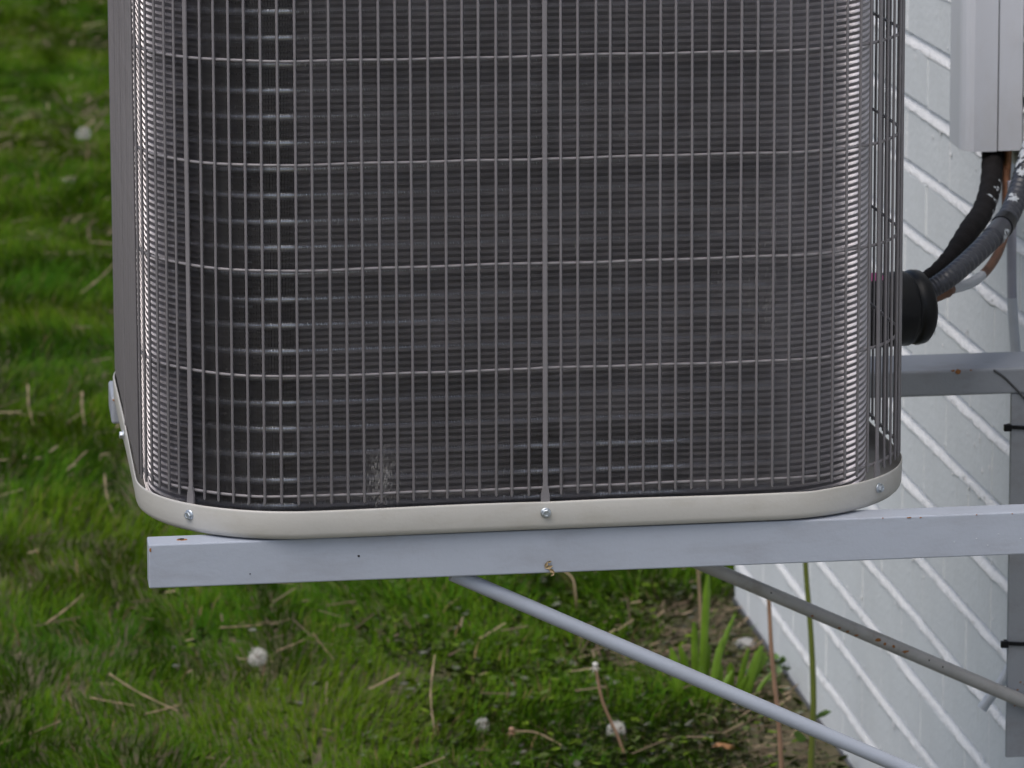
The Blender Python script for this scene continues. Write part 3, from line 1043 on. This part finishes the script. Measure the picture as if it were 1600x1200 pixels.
col = np.where(rng.random((n, 1)) < 0.30, np.array([[0.105, 0.165, 0.014]]), np.array([[0.080, 0.108, 0.034]])) * (0.6 + 0.7 * rng.random((n, 1)))
gy_ = rng.random(n) < 0.18
col[gy_] = np.array([0.13, 0.135, 0.11]) * (0.7 + 0.5 * rng.random((gy_.sum(), 1)))
gc = obj('ground_cover', tint_mesh('ground_cover', V.reshape(-1, 3), F, np.repeat(col, 7, 0), M['tint']))
gc['kind'] = 'stuff'
gc['label'] = 'low broad leaved weeds among the grass and along the wall foot'

# dry straw lying about, thick at the wall foot
x, y = scatter(260000, 1.2, 12.0)
lit = litter(x, y)
thatch = vnoise(x * 2.1, y * 2.1, 41)
k = rng.random(len(x)) < 0.62 * lit + 0.10 * np.clip((thatch - 0.50) * 5, 0, 1) + 0.012 + 0.30 * ((y > 8.2) & (y < 10.8)) * np.clip((vnoise(x * 2, y * 1.3, 77) - 0.35) * 3, 0, 1)
x, y, lit = x[k], y[k], lit[k]
n = len(x)
ln = (0.012 + 0.055 * rng.random(n) ** 2.5) * (1 + 0.08 * y)
wd = (0.0010 + 0.0017 * rng.random(n)) * (1 + 0.15 * y)
az = rng.random(n) * np.pi
sl2 = rng.normal(0, 0.22, n)
z = GZ + ground_h(x, y) + 0.004 + (0.050 * (1 - lit) + 0.012) * rng.random(n)
V = np.zeros((n, 4, 3))
for j, (a_, b_) in enumerate(((-1, -1), (1, -1), (1, 1), (-1, 1))):
    V[:, j, 0] = x + np.cos(az) * ln * a_ / 2 - np.sin(az) * wd * b_ / 2
    V[:, j, 1] = y + np.sin(az) * ln * a_ / 2 + np.cos(az) * wd * b_ / 2
    V[:, j, 2] = z + sl2 * ln * a_ / 2 + 0.0006 * b_
b = (np.arange(n) * 4)[:, None]
F = np.concatenate([b + np.array([[0, 1, 2]]), b + np.array([[0, 2, 3]])], 0)
col = np.where(rng.random((n, 1)) < 0.55, np.array([[0.10, 0.075, 0.05]]), np.array([[0.22, 0.17, 0.115]])) * (0.6 + 0.8 * rng.random((n, 1)))
stw = obj('straw_litter', tint_mesh('straw_litter', V.reshape(-1, 3), F, np.repeat(col, 4, 0), M['tint']))
stw['kind'] = 'stuff'
stw['label'] = 'dry brown stems and thatch lying in the grass and along the wall foot'


# dandelion clocks
def dandelion(head, foot, rad, label, bald=False):
    root = empty('dandelion', foot, label, 'dandelion', 'dandelions gone to seed')
    h = Vector(head) - Vector(foot)
    mid = h * 0.55 + Vector((0.012, 0.01, 0.01))
    obj('stem', tube_mesh('stem', spline([(0, 0, -0.01), tuple(mid), tuple(h)], 6), 0.0016, M['stalk_brown'], 7), root)
    mb = MB()
    rr = random.Random(int(abs(head[0]) * 1e4))
    lathe(mb, [(0.0, -0.004), (rad * 0.18, -0.003), (rad * 0.22, 0.0), (rad * 0.16, 0.004), (0.0, 0.005)], 8, 'Z', tuple(h))
    obj('seed_core', mb.mesh('seed_core', M['seed']), root)
    mb = MB()
    for i in range(230):
        z_ = rr.uniform(-0.75, 1)
        th = rr.uniform(0, 6.283)
        if bald and z_ > -0.1:
            continue
        if not bald and math.cos(th - 1.0 + rad * 900) > 0.75 and z_ > -0.2 and rr.random() < 0.8:
            continue
        q = math.sqrt(1 - z_ * z_)
        dd = Vector((q * math.cos(th), q * math.sin(th), z_))
        a_ = dd.cross(Vector((0.3, 0.2, 1))).normalized()
        b_ = dd.cross(a_)
        p_ = h + dd * rad * rr.uniform(0.66, 0.92)
        mb.add([h + dd * rad * 0.15 + a_ * 0.0002, h + dd * rad * 0.15 - a_ * 0.0002, p_], [(0, 1, 2)])
        for m_ in range(6):
            t_ = m_ * math.pi / 3 + rr.uniform(-.3, .3)
            e = a_ * math.cos(t_) + b_ * math.sin(t_)
            f_ = a_ * -math.sin(t_) + b_ * math.cos(t_)
            tip = p_ + dd * rad * 0.14 + e * rad * 0.24
            mb.add([p_ + f_ * 0.00035, p_ - f_ * 0.00035, tip], [(0, 1, 2)])
    obj('seed_fluff', mb.mesh('seed_fluff', M['fluff']), root)
    return root


def gpt(x, y):
    return (x, y, GZ + float(ground_h(x, y)))


dandelion((.299, 2.63, -.909), gpt(.302, 2.63), .019, 'full white dandelion clock in the lawn below the left end of the front arm')
dandelion((.864, 2.20, -.932), gpt(.874, 2.21), .017, 'white dandelion clock low beneath the front brace, beside a bent stalk')
dandelion((.654, 2.30, -.945), gpt(.650, 2.31), .013, 'small ragged white dandelion clock low in the weeds right of a pale straw')
dandelion((.169, 8.1, -.855), gpt(.172, 8.1), .024, 'tallest far dandelion clock on a brown stem beside the condenser')
dandelion((.113, 7.7, -.922), gpt(.113, 7.7), .020, 'half blown dandelion clock in the distant lawn, lower of two', True)


# bent and upright stalks
def stalk(name, pts_, r0, r1, m, label, cat, head=None):
    root = empty(name, pts_[0], label, cat)
    o0 = Vector(pts_[0])
    P = [p - o0 for p in spline(pts_, 8)]
    n = len(P)
    obj('stem', tube_mesh('stem', P, lambda i, k: r0 + (r1 - r0) * i / k, m, 8), root)
    if head:
        hm = head(P[-1])
        obj('seed_head', hm, root)
    return root


def bald_head(m, rad):
    def f(p):
        mb = MB()
        lathe(mb, [(0.0, -0.004), (rad * 0.5, -0.004), (rad * 0.6, 0.0), (rad * 0.9, 0.003), (rad * 0.5, 0.006), (0.0, 0.007)], 9, 'Z', tuple(p))
        for k in range(9):
            t_ = k * 0.7
            e = Vector((math.cos(t_), math.sin(t_), -0.7 + 0.1 * (k % 3)))
            s_ = Vector((-math.sin(t_), math.cos(t_), 0)) * 0.0012
            mb.add([p + s_, p - s_, p + e * rad * 2.0], [(0, 1, 2)])
        return mb.mesh('seed_head', m)
    return f


stalk('brown_stalk', [gpt(1.101, 1.984), (1.094, 1.984, -.86), (1.083, 1.984, -.76), (1.0765, 1.984, -.655)], .0040, .0034, M['stalk_brown'],
      'straight pinkish brown dandelion stem with a withered head, before the white wall', 'dead stem', bald_head(M['seed'], .0055))
gs = stalk('green_stalk', [gpt(1.138, 1.9465), (1.143, 1.9465, -.83), (1.139, 1.9465, -.72), (1.129, 1.9465, -.60), (1.125, 1.9465, -.53)], .0056, .0036, M['stalk_green'],
           'tall olive green stalk rising from the weeds to the front arm', 'plant stalk')
mb = MB()
Lp = [(0, 0), (.012, .006), (.022, .007), (.032, .001), (.022, -.004), (.010, -.003)]
mb.add([(a_ + .004, .006 * math.sin(a_ * 90), .118 + b_ + a_ * .35) for a_, b_ in Lp], [(0, 1, 2, 3, 4, 5)])
mb.add([(-.004 - a_ * .7, .004, .085 - b_ * 1.6 + a_ * .4) for a_, b_ in Lp], [(0, 1, 2, 3, 4, 5)])
obj('leaf', mb.mesh('leaf', M['leaf']), gs)
stalk('bent_stalk', [gpt(.868, 2.10), (.850, 2.10, -.91), (.825, 2.10, -.85), (.813, 2.10, -.79)], .0028, .0022, M['stalk_brown'],
      'slender tan stalk bent to the left with a bald pale head, under the front brace', 'dead stem', bald_head(M['fluff'], .006))
stalk('hooked_stalk', [gpt(.925, 3.03), (.922, 3.03, -.93), (.918, 3.05, -.905), (.895, 3.08, -.895), (.880, 3.10, -.91)], .0020, .0014, M['straw'],
      'hooked tan stem just under the front arm, above the brace', 'dead stem')
stalk('curved_stalk', [gpt(.80, 2.16), (.765, 2.18, -.945), (.73, 2.2, -.93), (.690, 2.21, -.928)], .0018, .0014, M['straw'],
      'thin wavy tan stem lying low with a brown tip, left of the bent stalk', 'dead stem', bald_head(M['stalk_brown'], .006))
stalk('thin_stalk', [gpt(1.13, 2.86), (1.125, 2.86, -.88), (1.118, 2.86, -.80), (1.112, 2.86, -.77)], .0035, .0025, M['straw'],
      'faint dead stem standing in the litter near the far corner of the wall', 'dead stem')


# grass tufts by the wall: every blade a folded strip
def tuft(name, loc, bl, label):
    root = empty(name, loc, label, 'grass tuft', 'grass tufts by the wall')
    rr = random.Random(len(bl))
    for (dx, dy, tx, tz, wd) in bl:
        mb = MB()
        n = 7
        vs_ = []
        for i in range(n):
            t_ = i / (n - 1)
            c = Vector((dx + (tx - dx) * t_ ** 1.5, dy + 0.012 * math.sin(dx * 90) * t_, tz * t_))
            w_ = wd * (0.7 + 0.5 * math.sin(math.pi * min(1, t_ * 0.75 + 0.1))) * (1 if t_ < 0.9 else 0.45)
            vs_ += [c + Vector((-w_, 0.001, 0)), c + Vector((0, -0.0022, 0)), c + Vector((w_, 0.001, 0))]
        mb.add(vs_, [(3 * i + j, 3 * i + j + 1, 3 * i + 4 + j, 3 * i + 3 + j) for i in range(n - 1) for j in (0, 1)], True)
        obj('blade', mb.mesh('blade', M['leaf2']), root)
    return root


M['leaf2'] = mat('tuft_blade', (0.125, 0.235, 0.014), 0.45, 0, 0.3, 18)
tuft('grass_tuft', gpt(1.055, 2.45), [(0, 0, .010, .232, .0058), (-.02, .01, -.040, .105, .0052), (-.012, -.02, -.020, .12, .0055), (.015, 0, .052, .135, .0045), (.02, .02, .064, .146, .0044),
     (-.02, .03, -.05, .075, .0062), (-.035, .0, -.055, .10, .006), (-.026, .012, -.03, .085, .006), (.004, .015, .012, .10, .0062), (.012, -.02, .034, .115, .006), (-.04, -.02, -.05, .07, .0058), (.028, -.01, .03, .07, .006), (-.008, .02, -.012, .14, .0058), (.022, -.03, .05, .06, .005), (.0, -.03, -.01, .075, .0055), (.01, .03, .02, .09, .005), (-.03, -.01, -.06, .045, .004)],
     'bright tuft of long grass with one tall blade touching the front arm')
tuft('grass_tuft', gpt(1.125, 2.45), [(.0, 0, .042, .085, .0075), (.008, .012, .050, .072, .0062), (-.01, -.01, .008, .10, .0048), (-.02, .01, -.02, .07, .006), (.004, -.012, .034, .100, .0072), (.012, .004, .03, .07, .0065), (-.012, -.02, .004, .055, .005), (.02, -.01, .055, .05, .004)],
     'shorter grass tuft of broad bright blades leaning right towards the wall')


# single dry straws that stand out in the lawn
def straw(a_, b_, z0, z1, wd, label):
    p0, p1 = Vector((a_[0], a_[1], GZ + z0)), Vector((b_[0], b_[1], GZ + z1))
    c = (p0 + p1) / 2
    mid = (p1 - p0).cross(Vector((0, 0, 1))).normalized() * (0.03 * (p1 - p0).length)
    P = [p - c for p in spline([p0, c + mid, p1], 5)]
    mb = MB()
    tube(mb, P, lambda i, n: wd * 0.66 * (0.75 + 0.35 * math.sin(i * 2.1 + wd * 9000)) * (1.0 - 0.35 * i / n), 6)
    t = obj('straw', mb.mesh('straw', M['straw']), None, c)
    thing(t, label, 'straw', 'single dry straws in the lawn')


for args in (((.250, 2.88), (.326, 2.88), .045, .047, .0028, 'short level straw in the lawn under the left end of the front arm'),
             ((.338, 2.70), (.392, 2.72), .050, .064, .0024, 'pale straw sloping up beside the full dandelion clock'),
             ((.042, 2.62), (.150, 2.42), .045, .035, .0030, 'longest of the crossed straws low in the left lawn'),
             ((.095, 2.43), (.155, 2.44), .030, .040, .0030, 'short straw crossing the end of a longer one in the left lawn'),
             ((.596, 2.50), (.570, 2.28), .090, .02, .0032, 'upright pale straw standing below the left end of the front brace'),
             ((-.060, 3.00), (.010, 3.06), .030, .066, .0040, 'thick brown straw rising to the right in the left lawn'),
             ((.404, 2.72), (.440, 2.70), .075, .030, .0022, 'thin straw tilted in the tall grass right of the dandelion clock'),
             ((-.15, 2.30), (-.05, 2.36), .030, .045, .0034, 'brown straw at the lower left edge of the lawn'),
             ((.005, 2.52), (.080, 2.48), .035, .030, .0028, 'brown straw just above the crossed pair'),
             ((.084, 4.0), (.097, 3.80), .060, .015, .0040, 'short straw standing left of the beige pan corner'),
             ((-.122, 4.7), (-.050, 4.68), .035, .030, .0036, 'straw lying level far left, level with the rear arm end'),
             ((.100, 6.1), (.196, 6.25), .020, .070, .0050, 'far straw rising towards the condenser side'),
             ((-.060, 4.75), (-.050, 4.60), .085, .02, .0042, 'upright pale straw far left in the lawn'),
             ((.06, 4.72), (.062, 4.62), .070, .02, .0050, 'stubby straw standing left of the rear arm end')):
    straw(*args)

# small leafy weed at the wall foot, pale stone and an orange leaf
wd_ = empty('weed', gpt(1.205, 2.52), 'dark leafy weed growing against the foot of the wall', 'weed')
rr = random.Random(4)
for k in range(26):
    az_ = rr.uniform(1.2, 5.2)
    el = rr.uniform(0.2, 1.3)
    L_ = rr.uniform(.02, .075)
    d_ = Vector((math.cos(az_) * math.cos(el), math.sin(az_) * math.cos(el), math.sin(el)))
    a_ = d_.cross(Vector((0, 0, 1))).normalized()
    r0 = rr.uniform(.006, .011)
    c = d_ * L_
    mb = MB()
    mb.add([d_ * 0.002 + a_ * .0006, d_ * 0.002 - a_ * .0006, c - d_ * r0, c - d_ * .3 * r0 + a_ * r0 * .7, c + d_ * r0 + Vector((0, 0, -.003)), c - d_ * .3 * r0 - a_ * r0 * .7, c + Vector((0, 0, -.0015))],
           [(0, 1, 2), (2, 3, 6), (3, 4, 6), (4, 5, 6), (5, 2, 6)])
    obj('leaf', mb.mesh('leaf', M['leaf']), wd_)
bm = bmesh.new()
bmesh.ops.create_icosphere(bm, subdivisions=2, radius=1)
rr = random.Random(8)
for v in bm.verts:
    v.co = Vector((v.co.x * .018, v.co.y * .030, v.co.z * .011)) * rr.uniform(.8, 1.12)
t = obj('stone', bm_mesh('stone', bm, M['stone']), None, gpt(1.195, 2.77))
t.location.z += .008
thing(t, 'pale lump of stone at the foot of the wall near its far corner', 'stone')
mb = MB()
ring = [(0, 0), (.010, .010), (.024, .012), (.034, .004), (.044, -.004), (.030, -.010), (.014, -.009)]
mb.add([(a_ - .02, b_, .010 + .004 * math.sin(a_ * 140)) for a_, b_ in ring] + [(.0, 0, .016)], [(i, (i + 1) % 7, 7) for i in range(7)])
t = obj('fallen_leaf', mb.mesh('fallen_leaf', M['orange_leaf']), None, gpt(1.03, 2.12))
t.location.z += .012
thing(t, 'crumpled orange fallen leaf in front of the grass tuft', 'leaf')
